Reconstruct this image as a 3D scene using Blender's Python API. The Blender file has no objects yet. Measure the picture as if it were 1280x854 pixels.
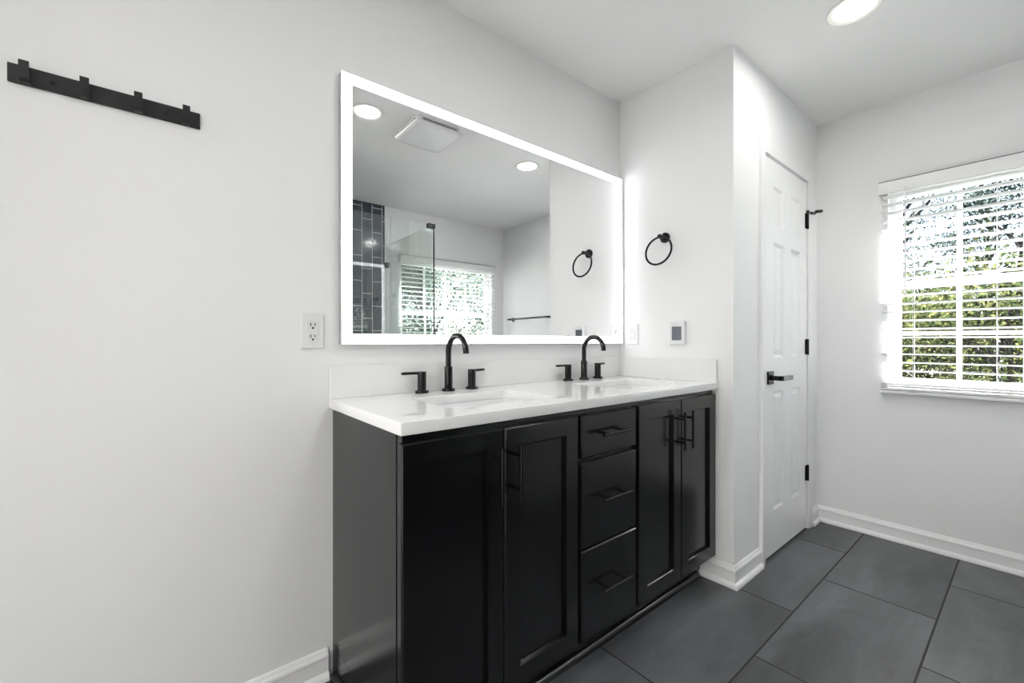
import bpy, bmesh, math, random
import numpy as np
from mathutils import Vector, Matrix

PI = math.pi
S = bpy.context.scene
COL = S.collection

# ------------------------------------------------------------------ camera
cam_d = bpy.data.cameras.new('camera')
cam = bpy.data.objects.new('camera', cam_d)
COL.objects.link(cam)
cam_d.sensor_fit = 'HORIZONTAL'
cam_d.sensor_width = 36.0
cam_d.lens = 36.0 * 537.9 / 1280.0
cam_d.clip_start = 0.02
cam_d.clip_end = 300
cam.location = (0, -1.4862, 1.1034)
cam.rotation_euler = (PI / 2, 0, -math.radians(39.307))
S.camera = cam

# ------------------------------------------------------------------ exposure, sky, sun
S.view_settings.view_transform = 'Standard'
S.view_settings.look = 'None'
S.view_settings.gamma = 1.0
S.view_settings.exposure = 0.42
S.view_settings.use_curve_mapping = False

LAMP = 74.0         # recessed lamp lens emission
LED = 3.7            # mirror border emission
SKY = 0.36
SUN = 200.0

world = bpy.data.worlds.new('sky')
S.world = world
world.use_nodes = True
wn = world.node_tree
bg = wn.nodes['Background']
sky = wn.nodes.new('ShaderNodeTexSky')
sky.sky_type = 'NISHITA'
sky.sun_disc = False
sky.sun_elevation = math.radians(58)
sky.sun_rotation = math.radians(127)
sky.air_density = 1.0
sky.dust_density = 0.3
sky.ozone_density = 2.5
sky.altitude = 800
wn.links.new(sky.outputs[0], bg.inputs['Color'])
bg.inputs['Strength'].default_value = SKY
hs = wn.nodes.new('ShaderNodeHueSaturation')
hs.inputs['Saturation'].default_value = 0.6
wn.links.new(sky.outputs[0], hs.inputs['Color'])
wn.links.new(hs.outputs[0], bg.inputs['Color'])

sun_d = bpy.data.lights.new('sun', 'SUN')
sun_d.energy = SUN
sun_d.angle = math.radians(1.0)
sun_d.color = (1.0, 0.99, 0.975)
sun = bpy.data.objects.new('sun', sun_d)
COL.objects.link(sun)
sun.rotation_euler = Vector((-0.42, 0.32, -0.85)).to_track_quat('-Z', 'Y').to_euler()

# ------------------------------------------------------------------ helpers
def nn(m, t):
    return m.node_tree.nodes.new(t)

def mat(name, color, rough=0.5, metal=0.0, spec=0.5, noise=0.0, nscale=8.0, bump=0.0, bscale=200.0, coat=0.0):
    m = bpy.data.materials.new(name)
    m.use_nodes = True
    b = m.node_tree.nodes['Principled BSDF']
    b.inputs['Base Color'].default_value = (*color, 1)
    b.inputs['Roughness'].default_value = rough
    b.inputs['Metallic'].default_value = metal
    b.inputs['Specular IOR Level'].default_value = spec
    b.inputs['Coat Weight'].default_value = coat
    L = m.node_tree.links
    tc = nn(m, 'ShaderNodeTexCoord')
    if noise:
        n = nn(m, 'ShaderNodeTexNoise')
        n.inputs['Scale'].default_value = nscale
        n.inputs['Detail'].default_value = 5
        L.new(tc.outputs['Object'], n.inputs['Vector'])
        r = nn(m, 'ShaderNodeValToRGB')
        r.color_ramp.elements[0].position = 0.3
        r.color_ramp.elements[1].position = 0.7
        r.color_ramp.elements[0].color = (*[c * (1 - noise) for c in color], 1)
        r.color_ramp.elements[1].color = (*[min(1, c * (1 + noise)) for c in color], 1)
        L.new(n.outputs['Fac'], r.inputs['Fac'])
        L.new(r.outputs['Color'], b.inputs['Base Color'])
    if bump:
        n2 = nn(m, 'ShaderNodeTexNoise')
        n2.inputs['Scale'].default_value = bscale
        n2.inputs['Detail'].default_value = 2
        L.new(tc.outputs['Object'], n2.inputs['Vector'])
        bp = nn(m, 'ShaderNodeBump')
        bp.inputs['Strength'].default_value = bump
        bp.inputs['Distance'].default_value = 0.002
        L.new(n2.outputs['Fac'], bp.inputs['Height'])
        L.new(bp.outputs['Normal'], b.inputs['Normal'])
    return m

def emit(name, color, strength):
    m = bpy.data.materials.new(name)
    m.use_nodes = True
    b = m.node_tree.nodes['Principled BSDF']
    b.inputs['Base Color'].default_value = (0.9, 0.9, 0.9, 1)
    b.inputs['Emission Color'].default_value = (*color, 1)
    b.inputs['Emission Strength'].default_value = strength
    return m

def glass(name, tint, refl=1.0):
    """thin clear pane: fresnel mix of see-through and mirror reflection"""
    m = bpy.data.materials.new(name)
    m.use_nodes = True
    nt = m.node_tree
    nt.nodes.remove(nt.nodes['Principled BSDF'])
    out = nt.nodes['Material Output']
    tr = nn(m, 'ShaderNodeBsdfTransparent')
    tr.inputs['Color'].default_value = (*tint, 1)
    gl = nn(m, 'ShaderNodeBsdfGlossy')
    gl.inputs['Roughness'].default_value = 0.0
    lw = nn(m, 'ShaderNodeLayerWeight')
    lw.inputs['Blend'].default_value = 0.5
    pw = nn(m, 'ShaderNodeMath'); pw.operation = 'POWER'; pw.inputs[1].default_value = 5.0
    mul = nn(m, 'ShaderNodeMath'); mul.operation = 'MULTIPLY_ADD'
    mul.inputs[1].default_value = 0.96 * refl
    mul.inputs[2].default_value = 0.04 * refl
    mx = nn(m, 'ShaderNodeMixShader')
    nt.links.new(lw.outputs['Facing'], pw.inputs[0])
    nt.links.new(pw.outputs[0], mul.inputs[0])
    nt.links.new(mul.outputs[0], mx.inputs[0])
    nt.links.new(tr.outputs[0], mx.inputs[1])
    nt.links.new(gl.outputs[0], mx.inputs[2])
    nt.links.new(mx.outputs[0], out.inputs['Surface'])
    return m

M = {}
M['wall'] = mat('wall_paint', (0.915, 0.915, 0.915), 0.55, spec=0.35, bump=0.05, bscale=260)
M['ceiling'] = mat('ceiling_paint', (0.935, 0.935, 0.93), 0.7, spec=0.25, bump=0.05, bscale=200)
M['trim'] = mat('white_trim_paint', (0.92, 0.92, 0.92), 0.3, spec=0.5, bump=0.02)
M['black_paint'] = mat('black_cabinet_paint', (0.0045, 0.0045, 0.005), 0.20, spec=0.5, noise=0.15, nscale=5, bump=0.03, bscale=60)
M['black_metal'] = mat('matte_black_metal', (0.004, 0.004, 0.0045), 0.24, spec=0.35, noise=0.1, nscale=30)
M['black_powder'] = mat('black_powder_coat', (0.014, 0.014, 0.015), 0.42, spec=0.5, noise=0.1, nscale=30)
M['quartz'] = mat('white_quartz', (0.88, 0.88, 0.868), 0.012, spec=0.5, noise=0.012, nscale=4)
M['ceramic'] = mat('white_ceramic', (0.84, 0.84, 0.84), 0.06, spec=0.5, noise=0.01)
M['plastic'] = mat('white_plastic', (0.84, 0.84, 0.84), 0.28, spec=0.5, noise=0.01)
M['vinyl'] = mat('white_vinyl', (0.86, 0.86, 0.86), 0.4, spec=0.4, noise=0.01)
M['slat'] = mat('white_slat', (0.88, 0.88, 0.875), 0.45, spec=0.35, noise=0.01)
M['dark'] = mat('dark_slot', (0.02, 0.02, 0.02), 0.6, noise=0.1)
M['grey'] = mat('grey_detail', (0.35, 0.35, 0.36), 0.5, noise=0.05)
M['chrome'] = mat('chrome', (0.75, 0.75, 0.76), 0.12, metal=1.0, noise=0.02)
M['screen'] = mat('dark_lcd_screen', (0.12, 0.13, 0.155), 0.12, spec=0.6, noise=0.06, nscale=40)
M['cream'] = mat('lamp_trim', (0.78, 0.77, 0.72), 0.4, noise=0.01)
M['lamp'] = emit('lamp_lens', (1.0, 0.985, 0.965), LAMP)
ROOM_FILL = 345.0         # unseen bedroom lamps, added as fill light
M['lamp_fill'] = emit('fill_lamp_lens', (1.0, 0.985, 0.97), ROOM_FILL)
M['led'] = emit('led_diffuser', (0.96, 0.98, 1.0), LED)
M['clear'] = glass('window_glass', (0.97, 0.98, 0.975), 0.8)
M['shower_glass'] = glass('shower_glass', (0.945, 0.972, 0.960), 2.0)
M['cord'] = mat('blind_cord', (0.82, 0.82, 0.80), 0.7, noise=0.02)

mm = bpy.data.materials.new('mirror_silver')
mm.use_nodes = True
pb = mm.node_tree.nodes['Principled BSDF']
pb.inputs['Base Color'].default_value = (0.96, 0.965, 0.965, 1)
pb.inputs['Metallic'].default_value = 1.0
pb.inputs['Roughness'].default_value = 0.0
M['mirror'] = mm

def tile_mat(name, c1, c2, grout, bw, rh, x0, y0, mortar, vertical, rough, nsc, var, groutrough=0.8):
    m = bpy.data.materials.new(name)
    m.use_nodes = True
    L = m.node_tree.links
    b = m.node_tree.nodes['Principled BSDF']
    geo = nn(m, 'ShaderNodeNewGeometry')
    sx = nn(m, 'ShaderNodeSeparateXYZ')
    L.new(geo.outputs['Position'], sx.inputs[0])
    cx = nn(m, 'ShaderNodeCombineXYZ')
    ax = nn(m, 'ShaderNodeMath'); ax.inputs[1].default_value = -x0
    ay = nn(m, 'ShaderNodeMath'); ay.inputs[1].default_value = -y0
    if vertical:
        s2 = nn(m, 'ShaderNodeMath')
        L.new(sx.outputs['X'], s2.inputs[0]); L.new(sx.outputs['Y'], s2.inputs[1])
        L.new(sx.outputs['Z'], ax.inputs[0]); L.new(s2.outputs[0], ay.inputs[0])
    else:
        L.new(sx.outputs['X'], ax.inputs[0]); L.new(sx.outputs['Y'], ay.inputs[0])
    L.new(ax.outputs[0], cx.inputs['X']); L.new(ay.outputs[0], cx.inputs['Y'])
    br = nn(m, 'ShaderNodeTexBrick')
    br.offset = 0.5; br.offset_frequency = 2; br.squash = 1.0; br.squash_frequency = 2
    br.inputs['Scale'].default_value = 1.0
    br.inputs['Brick Width'].default_value = bw
    br.inputs['Row Height'].default_value = rh
    br.inputs['Mortar Size'].default_value = mortar
    br.inputs['Mortar Smooth'].default_value = 0.1
    br.inputs['Color1'].default_value = (*c1, 1)
    br.inputs['Color2'].default_value = (*c2, 1)
    br.inputs['Mortar'].default_value = (*c1, 1)
    L.new(cx.outputs[0], br.inputs['Vector'])
    # cloudy stone figure
    n = nn(m, 'ShaderNodeTexNoise')
    n.inputs['Scale'].default_value = nsc
    n.inputs['Detail'].default_value = 7
    n.inputs['Roughness'].default_value = 0.62
    n.inputs['Distortion'].default_value = 0.6
    mp = nn(m, 'ShaderNodeMapping')
    mp.inputs['Scale'].default_value = (0.8, 2.2, 1) if not vertical else (1, 1, 1)
    # shift the figure from tile to tile
    vm = nn(m, 'ShaderNodeVectorMath'); vm.operation = 'MULTIPLY_ADD'
    vm.inputs[1].default_value = (60, 60, 60)
    L.new(br.outputs['Color'], vm.inputs[0])
    L.new(geo.outputs['Position'], vm.inputs[2])
    L.new(vm.outputs[0], mp.inputs['Vector'])
    L.new(mp.outputs[0], n.inputs['Vector'])
    r = nn(m, 'ShaderNodeValToRGB')
    r.color_ramp.elements[0].position = 0.28; r.color_ramp.elements[1].position = 0.74
    r.color_ramp.elements[0].color = (1 - var,) * 3 + (1,)
    r.color_ramp.elements[1].color = (1 + var,) * 3 + (1,)
    L.new(n.outputs['Fac'], r.inputs['Fac'])
    mul = nn(m, 'ShaderNodeMix'); mul.data_type = 'RGBA'; mul.blend_type = 'MULTIPLY'
    mul.inputs[0].default_value = 1.0
    L.new(br.outputs['Color'], mul.inputs[6]); L.new(r.outputs['Color'], mul.inputs[7])
    mx = nn(m, 'ShaderNodeMix'); mx.data_type = 'RGBA'
    L.new(br.outputs['Fac'], mx.inputs[0])
    L.new(mul.outputs[2], mx.inputs[6])
    mx.inputs[7].default_value = (*grout, 1)
    L.new(mx.outputs[2], b.inputs['Base Color'])
    rr = nn(m, 'ShaderNodeMix'); rr.data_type = 'FLOAT'
    L.new(br.outputs['Fac'], rr.inputs[0])
    rr.inputs[2].default_value = rough; rr.inputs[3].default_value = groutrough
    L.new(rr.outputs[0], b.inputs['Roughness'])
    bp = nn(m, 'ShaderNodeBump'); bp.invert = True
    bp.inputs['Strength'].default_value = 0.5; bp.inputs['Distance'].default_value = 0.002
    L.new(br.outputs['Fac'], bp.inputs['Height'])
    L.new(bp.outputs['Normal'], b.inputs['Normal'])
    return m

M['floor'] = tile_mat('slate_grey_floor_tile', (0.078, 0.083, 0.090), (0.105, 0.110, 0.117), (0.025, 0.025, 0.026),
                      0.768, 0.379, 2.384, -0.855, 0.0035, False, 0.34, 1.9, 0.62)
M['shower_tile'] = tile_mat('dark_blue_grey_wall_tile', (0.046, 0.060, 0.078), (0.060, 0.075, 0.094), (0.68, 0.69, 0.70),
                            0.235, 0.098, 0.05, -1.12, 0.003, True, 0.12, 6.0, 0.15)

def add_box(bm, x0, x1, y0, y1, z0, z1, bev=0.0, seg=2):
    if x0 > x1: x0, x1 = x1, x0
    if y0 > y1: y0, y1 = y1, y0
    if z0 > z1: z0, z1 = z1, z0
    r = bmesh.ops.create_cube(bm, size=1.0, matrix=Matrix.Translation(((x0 + x1) / 2, (y0 + y1) / 2, (z0 + z1) / 2)) @ Matrix.Diagonal((x1 - x0, y1 - y0, z1 - z0, 1)))
    if bev:
        es = list({e for v in r['verts'] for e in v.link_edges})
        bmesh.ops.bevel(bm, geom=es, offset=bev, segments=seg, affect='EDGES', profile=0.5)

def add_prism(bm, pts, z0, z1):
    lo = [bm.verts.new((x, y, z0)) for x, y in pts]
    hi = [bm.verts.new((x, y, z1)) for x, y in pts]
    n = len(pts)
    bm.faces.new(lo[::-1]); bm.faces.new(hi)
    for i in range(n):
        j = (i + 1) % n
        bm.faces.new((lo[i], lo[j], hi[j], hi[i]))

def add_loft(bm, rings, cap0=True, cap1=True, closed=False):
    R = [[bm.verts.new(p) for p in r] for r in rings]
    n = len(R[0])
    k = len(R)
    for a in range(k if closed else k - 1):
        A, B = R[a], R[(a + 1) % k]
        for i in range(n):
            j = (i + 1) % n
            bm.faces.new((A[i], A[j], B[j], B[i]))
    if not closed:
        if cap0: bm.faces.new(R[0][::-1])
        if cap1: bm.faces.new(R[-1])

def add_lathe(bm, prof, c=(0, 0, 0), axis='Z', n=32):
    """prof: list of (radius, height) along axis"""
    rings = []
    for r, h in prof:
        ring = []
        for i in range(n):
            a = 2 * PI * i / n
            p = (r * math.cos(a), r * math.sin(a), h)
            if axis == 'Y': p = (p[0], h, p[1])
            if axis == 'X': p = (h, p[0], p[1])
            ring.append((p[0] + c[0], p[1] + c[1], p[2] + c[2]))
        rings.append(ring)
    add_loft(bm, rings)

def add_tube(bm, path, r, n=16, closed=False):
    path = [Vector(p) for p in path]
    k = len(path)
    rings = []
    up = None
    for i, p in enumerate(path):
        if closed:
            t = path[(i + 1) % k] - path[i - 1]
        else:
            t = path[min(i + 1, k - 1)] - path[max(i - 1, 0)]
        t.normalize()
        if up is None:
            up = Vector((0, 0, 1)) if abs(t.z) < 0.9 else Vector((1, 0, 0))
        s = t.cross(up).normalized()
        up = s.cross(t).normalized()
        rr = r[i] if isinstance(r, (list, tuple)) else r
        rings.append([p + rr * (math.cos(2 * PI * a / n) * s + math.sin(2 * PI * a / n) * up) for a in range(n)])
    add_loft(bm, rings, closed=closed)

def rrect(cx, cy, hx, hy, r, n=6):
    pts = []
    for sx, sy, a0 in ((1, 1, 0), (-1, 1, PI / 2), (-1, -1, PI), (1, -1, 3 * PI / 2)):
        for i in range(n + 1):
            a = a0 + PI / 2 * i / n
            pts.append((cx + sx * (hx - r) + r * math.cos(a), cy + sy * (hy - r) + r * math.sin(a)))
    return pts

def obj(name, bm, m, parent=None, smooth=None, world=False, label=None):
    """link a bmesh as ONE mesh object"""
    if world and parent is not None:
        bmesh.ops.translate(bm, verts=bm.verts, vec=-Vector(parent.location))
    bmesh.ops.recalc_face_normals(bm, faces=bm.faces)
    me = bpy.data.meshes.new(name)
    bm.to_mesh(me)
    bm.free()
    me.materials.append(m)
    if smooth:
        for p in me.polygons: p.use_smooth = True
        me.set_sharp_from_angle(angle=math.radians(smooth))
    o = bpy.data.objects.new(name, me)
    COL.objects.link(o)
    if parent is not None: o.parent = parent
    if label: o['label'] = label
    return o

def tag(o, label, cat, group=None):
    o['label'] = label
    o['category'] = cat
    if group: o['group'] = group
    return o

def thing(name, label, cat, loc=(0, 0, 0), rotz=0.0, group=None):
    o = bpy.data.objects.new(name, None)
    o.empty_display_size = 0.05
    COL.objects.link(o)
    o.location = loc
    o.rotation_euler = (0, 0, rotz)
    return tag(o, label, cat, group)

def struct(name, bm, m, label=None, cat=None, smooth=None):
    o = obj(name, bm, m, smooth=smooth)
    o['kind'] = 'structure'
    if label: tag(o, label, cat)
    return o

def dup(root, loc, rotz=None, label=None):
    r = root.copy()
    COL.objects.link(r)
    r.location = loc
    if rotz is not None: r.rotation_euler = (0, 0, rotz)
    if label: r['label'] = label
    for ch in list(root.children):
        c = ch.copy(); COL.objects.link(c); c.parent = r
        for g in list(ch.children):
            d = g.copy(); COL.objects.link(d); d.parent = c
    return r

B = bmesh.new
RIGHT = -PI / 2      # wall things facing a viewer who looks along +X
REAR = PI            # wall things facing a viewer who looks along -Y
LEFT = PI / 2

# ------------------------------------------------------------------ room dimensions
CH = 2.44
XS, YD, XW, YB, XL = 1.998, -0.619, 3.155, -2.60, -0.85
T = 0.10
DX0, DX1, DZ = 2.337, 2.951, 2.040           # closet door
W1 = (-0.955, -1.725, 0.84, 1.955)           # window in the right wall: y0, y1, z0, z1
W2 = (1.855, 2.985, 0.84, 1.955)             # window in the rear wall: x0, x1, z0, z1

# ------------------------------------------------------------------ shell
bm = B(); add_box(bm, XL - T, XW + T, YB - T, T, -0.08, 0.0)
struct('floor', bm, M['floor'], 'dark slate grey stone-look tile floor laid in a running bond', 'floor')
bm = B(); add_box(bm, XL - T, XW + T, YB - T, T, CH, CH + 0.1)
struct('ceiling', bm, M['ceiling'], 'flat white painted ceiling above the vanity and window', 'ceiling')
bm = B(); add_prism(bm, [(XL - T, 0), (XS, 0), (XS + T, 0), (XS + T, T), (XL - T, T)], 0, CH)
struct('wall_front', bm, M['wall'], 'long white wall behind the lit mirror and hook rail', 'wall')
bm = B(); add_prism(bm, [(XS, 0), (XS, YD), (XS + T, YD + T), (XS + T, 0)], 0, CH)
struct('wall_alcove', bm, M['wall'], 'short white wall at the right end of the vanity', 'wall')
bm = B()
add_prism(bm, [(XS, YD), (DX0 - 0.005, YD), (DX0 - 0.005, YD + T), (XS + T, YD + T)], 0, CH)
add_box(bm, DX1 + 0.005, XW + T, YD, YD + T, 0, CH)
add_box(bm, DX0 - 0.005, DX1 + 0.005, YD, YD + T, DZ + 0.006, CH)
struct('wall_closet', bm, M['wall'], 'white wall around the six-panel closet door', 'wall')
bm = B()
add_box(bm, XW, XW + T, W1[0], YD, 0, CH)
add_box(bm, XW, XW + T, YB - T, W1[1], 0, CH)
add_box(bm, XW, XW + T, W1[1], W1[0], 0, W1[2])
add_box(bm, XW, XW + T, W1[1], W1[0], W1[3], CH)
struct('wall_right', bm, M['wall'], 'white wall with the blind-covered window at far right', 'wall')
bm = B()
add_box(bm, XL, W2[0], YB - T, YB, 0, CH)
add_box(bm, W2[1], XW, YB - T, YB, 0, CH)
add_box(bm, W2[0], W2[1], YB - T, YB, 0, W2[2])
add_box(bm, W2[0], W2[1], YB - T, YB, W2[3], CH)
struct('wall_rear', bm, M['wall'], 'white rear wall with a window seen only in the mirror', 'wall')
bm = B()
LD0, LD1, LDZ = -2.35, -0.25, 2.38           # doorway added to let fill light in from the bedroom
add_box(bm, XL - T, XL, YB - T, LD0, 0, CH); add_box(bm, XL - T, XL, LD1, 0, 0, CH); add_box(bm, XL - T, XL, LD0, LD1, LDZ, CH)
struct('wall_left', bm, M['wall'], 'white wall closing the room at the left, outside the photo', 'wall')

# unseen bedroom beyond the doorway, added as a source of fill light
RX0, RX1, RY0, RY1 = -4.4, XL - T, -3.6, 1.0
M['carpet'] = mat('pale_bounce_carpet', (0.76, 0.74, 0.71), 0.95, noise=0.06, nscale=60)  # kept pale to bounce fill light up through the doorway
bm = B(); add_box(bm, RX0 - T, RX1, RY0 - T, RY1 + T, -0.08, 0.0)
struct('floor_fill_room', bm, M['carpet'], 'pale carpet of the unseen bedroom added for fill light', 'floor')
bm = B(); add_box(bm, RX0 - T, RX1, RY0 - T, RY1 + T, CH, CH + 0.1)
struct('ceiling_fill_room', bm, M['ceiling'], 'white ceiling of the unseen bedroom added for fill light', 'ceiling')
bm = B()
add_box(bm, RX0 - T, RX0, RY0 - T, RY1 + T, 0, CH); add_box(bm, RX0, RX1, RY0 - T, RY0, 0, CH); add_box(bm, RX0, RX1, RY1, RY1 + T, 0, CH)
add_box(bm, RX1, RX1 + T, RY0 - T, YB - T, 0, CH); add_box(bm, RX1, RX1 + T, T, RY1 + T, 0, CH)
struct('wall_fill_room', bm, M['wall'], 'white walls of the unseen bedroom added for fill light', 'wall')

# baseboards: profile (distance from wall, height)
PROF = [(0, 0), (0.027, 0), (0.027, 0.006), (0.0255, 0.013), (0.021, 0.019), (0.0135, 0.0235), (0.0125, 0.062), (0.0125, 0.066),
        (0.0155, 0.069), (0.0155, 0.076), (0.0125, 0.081), (0.0095, 0.083), (0.0075, 0.089), (0.004, 0.0935), (0, 0.0945)]
def baseboard(name, path, label):
    """path along the wall foot, room on the right hand; mitred at corners"""
    P_ = [Vector(p) for p in path]
    dirs = [(P_[i + 1] - P_[i]).normalized() for i in range(len(P_) - 1)]
    nrm = [Vector((d.y, -d.x)) for d in dirs]
    rings = []
    for i, p in enumerate(P_):
        if i == 0: off = nrm[0]
        elif i == len(P_) - 1: off = nrm[-1]
        else:
            s = nrm[i - 1] + nrm[i]
            off = s / (1 + nrm[i - 1].dot(nrm[i]))
        rings.append([(p.x + off.x * d, p.y + off.y * d, z + 0.0005) for d, z in PROF])
    bm = B(); add_loft(bm, rings)
    return struct(name, bm, M['trim'], label, 'baseboard', smooth=35)
baseboard('baseboard_front', [(XL, -0.0005), (0.428, -0.0005)], 'white moulded baseboard left of the black vanity')
baseboard('baseboard_alcove', [(XS - 0.0005, -0.47), (XS - 0.0005, YD - 0.0005), (2.274, YD - 0.0005)], 'white baseboard wrapping the wall corner beside the vanity')
baseboard('baseboard_right', [(3.014, YD - 0.0005), (XW - 0.0005, YD - 0.0005), (XW - 0.0005, -1.774)], 'white baseboard running under the window at right')

# ------------------------------------------------------------------ closet door
d = thing('door_1', 'white six-panel closet door with black lever handle and hinges', 'door', (DX0, YD, 0))
d['kind'] = 'structure'
DW = DX1 - DX0
yf = -0.004           # face just proud of the wall plane
def door_slab():
    bm = B()
    x0, x1, z0, z1 = 0.003, DW - 0.003, 0.012, DZ - 0.004
    cols = [(0.112, 0.252), (0.362, 0.502)]
    rows = [(0.232, 0.845), (1.020, 1.615), (1.700, 1.905)]
    xs = sorted({x0, x1, *[c for p in cols for c in p]})
    zs = sorted({z0, z1, *[c for p in rows for c in p]})
    for i in range(len(xs) - 1):
        for j in range(len(zs) - 1):
            a, b_, c, e = xs[i], xs[i + 1], zs[j], zs[j + 1]
            panel = any(abs(a - p[0]) < 1e-6 for p in cols) and any(abs(c - q[0]) < 1e-6 for q in rows)
            if not panel:
                bm.faces.new([bm.verts.new(p) for p in ((a, yf, c), (b_, yf, c), (b_, yf, e), (a, yf, e))])
            else:
                rings = []
                for ins, yy in ((0, yf), (0.010, yf + 0.009), (0.018, yf + 0.0095), (0.034, yf + 0.003)):
                    rings.append([(a + ins, yy, c + ins), (b_ - ins, yy, c + ins), (b_ - ins, yy, e - ins), (a + ins, yy, e - ins)])
                add_loft(bm, rings, cap0=False)
    yb = yf + 0.035
    q = [(x0, z0), (x1, z0), (x1, z1), (x0, z1)]
    bm.faces.new([bm.verts.new((x, yb, z)) for x, z in q[::-1]])
    for i in range(4):
        a, b_ = q[i], q[(i + 1) % 4]
        bm.faces.new([bm.verts.new(p) for p in ((a[0], yf, a[1]), (a[0], yb, a[1]), (b_[0], yb, b_[1]), (b_[0], yf, b_[1]))])
    bmesh.ops.remove_doubles(bm, verts=bm.verts, dist=1e-5)
    return bm
obj('door_panel', door_slab(), M['trim'], d)
bm = B()
hx, hz = 0.060, 0.919
add_box(bm, hx - 0.033, hx + 0.033, yf - 0.009, yf, hz - 0.033, hz + 0.033, 0.001)
h = obj('door_handle', bm, M['black_metal'], d, label='matte black square lever handle')
bm = B()
add_box(bm, hx - 0.0115, hx + 0.0115, yf - 0.058, yf - 0.009, hz - 0.0115, hz + 0.0115, 0.001)
add_box(bm, hx - 0.0115, hx + 0.118, yf - 0.070, yf - 0.050, hz - 0.0115, hz + 0.0115, 0.0015)
obj('lever', bm, M['black_metal'], h)
for k, z in enumerate((1.812, 1.072, 0.331)):
    bm = B()
    add_tube(bm, [(DW + 0.001, yf - 0.006, z - 0.046), (DW + 0.001, yf - 0.006, z + 0.046)], 0.0068, 14)
    add_box(bm, DW - 0.030, DW - 0.0045, yf - 0.0022, yf - 0.0002, z - 0.044, z + 0.044)
    hg = obj('hinge', bm, M['black_metal'], d, smooth=40, label='black door hinge')
    if k == 0:
        bm = B()
        add_tube(bm, [(DW + 0.001, yf - 0.006, z + 0.046), (DW + 0.001, yf - 0.006, z + 0.062)], 0.0085, 14)
        add_tube(bm, [(DW + 0.006, yf - 0.010, z + 0.053), (DW + 0.050, yf - 0.036, z + 0.052)], 0.0035, 10)
        add_tube(bm, [(DW + 0.020, yf - 0.018, z + 0.046), (DW + 0.042, yf - 0.030, z + 0.046)], 0.0065, 10)
        add_tube(bm, [(DW + 0.048, yf - 0.034, z + 0.058), (DW + 0.082, yf - 0.052, z + 0.064)], 0.0095, 12)
        obj('door_stop', bm, M['black_metal'], hg, smooth=40)

# casing and jamb
cw, ct = 0.058, 0.018
bm = B()
cp = [(0.004, 0), (0.004, -0.011), (0.012, -0.0125), (0.040, -0.018), (cw - 0.003, -0.018), (cw, -0.015), (cw, 0)]   # (distance outward from opening, y)
path = [(DX0 - 0.004, 0.0, (-1, 0)), (DX0 - 0.004, DZ + 0.004, (-1, 1)), (DX1 + 0.004, DZ + 0.004, (1, 1)), (DX1 + 0.004, 0.0, (1, 0))]
rings = []
for x, z, (ox, oz) in path:
    rings.append([(x + ox * q, YD - 0.0005 + y, max(z + oz * q, 0.0005)) for q, y in cp])
add_loft(bm, rings)
struct('trim_1', bm, M['trim'], 'white moulded casing framing the closet door', 'door casing', smooth=35)
bm = B()
for x0, x1 in ((DX0 - 0.004, DX0 + 0.012), (DX1 - 0.012, DX1 + 0.004)):
    add_box(bm, x0, x1, YD + 0.034, YD + 0.099, 0.0005, DZ + 0.005)
add_box(bm, DX0 - 0.004, DX1 + 0.004, YD + 0.034, YD + 0.099, DZ - 0.012, DZ + 0.005)
add_box(bm, DX0 - 0.004, DX1 + 0.004, YD + 0.085, YD + 0.099, 0.0005, DZ - 0.013)
struct('trim_2', bm, M['trim'], 'white jamb and stop behind the closet door', 'door jamb')

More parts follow.
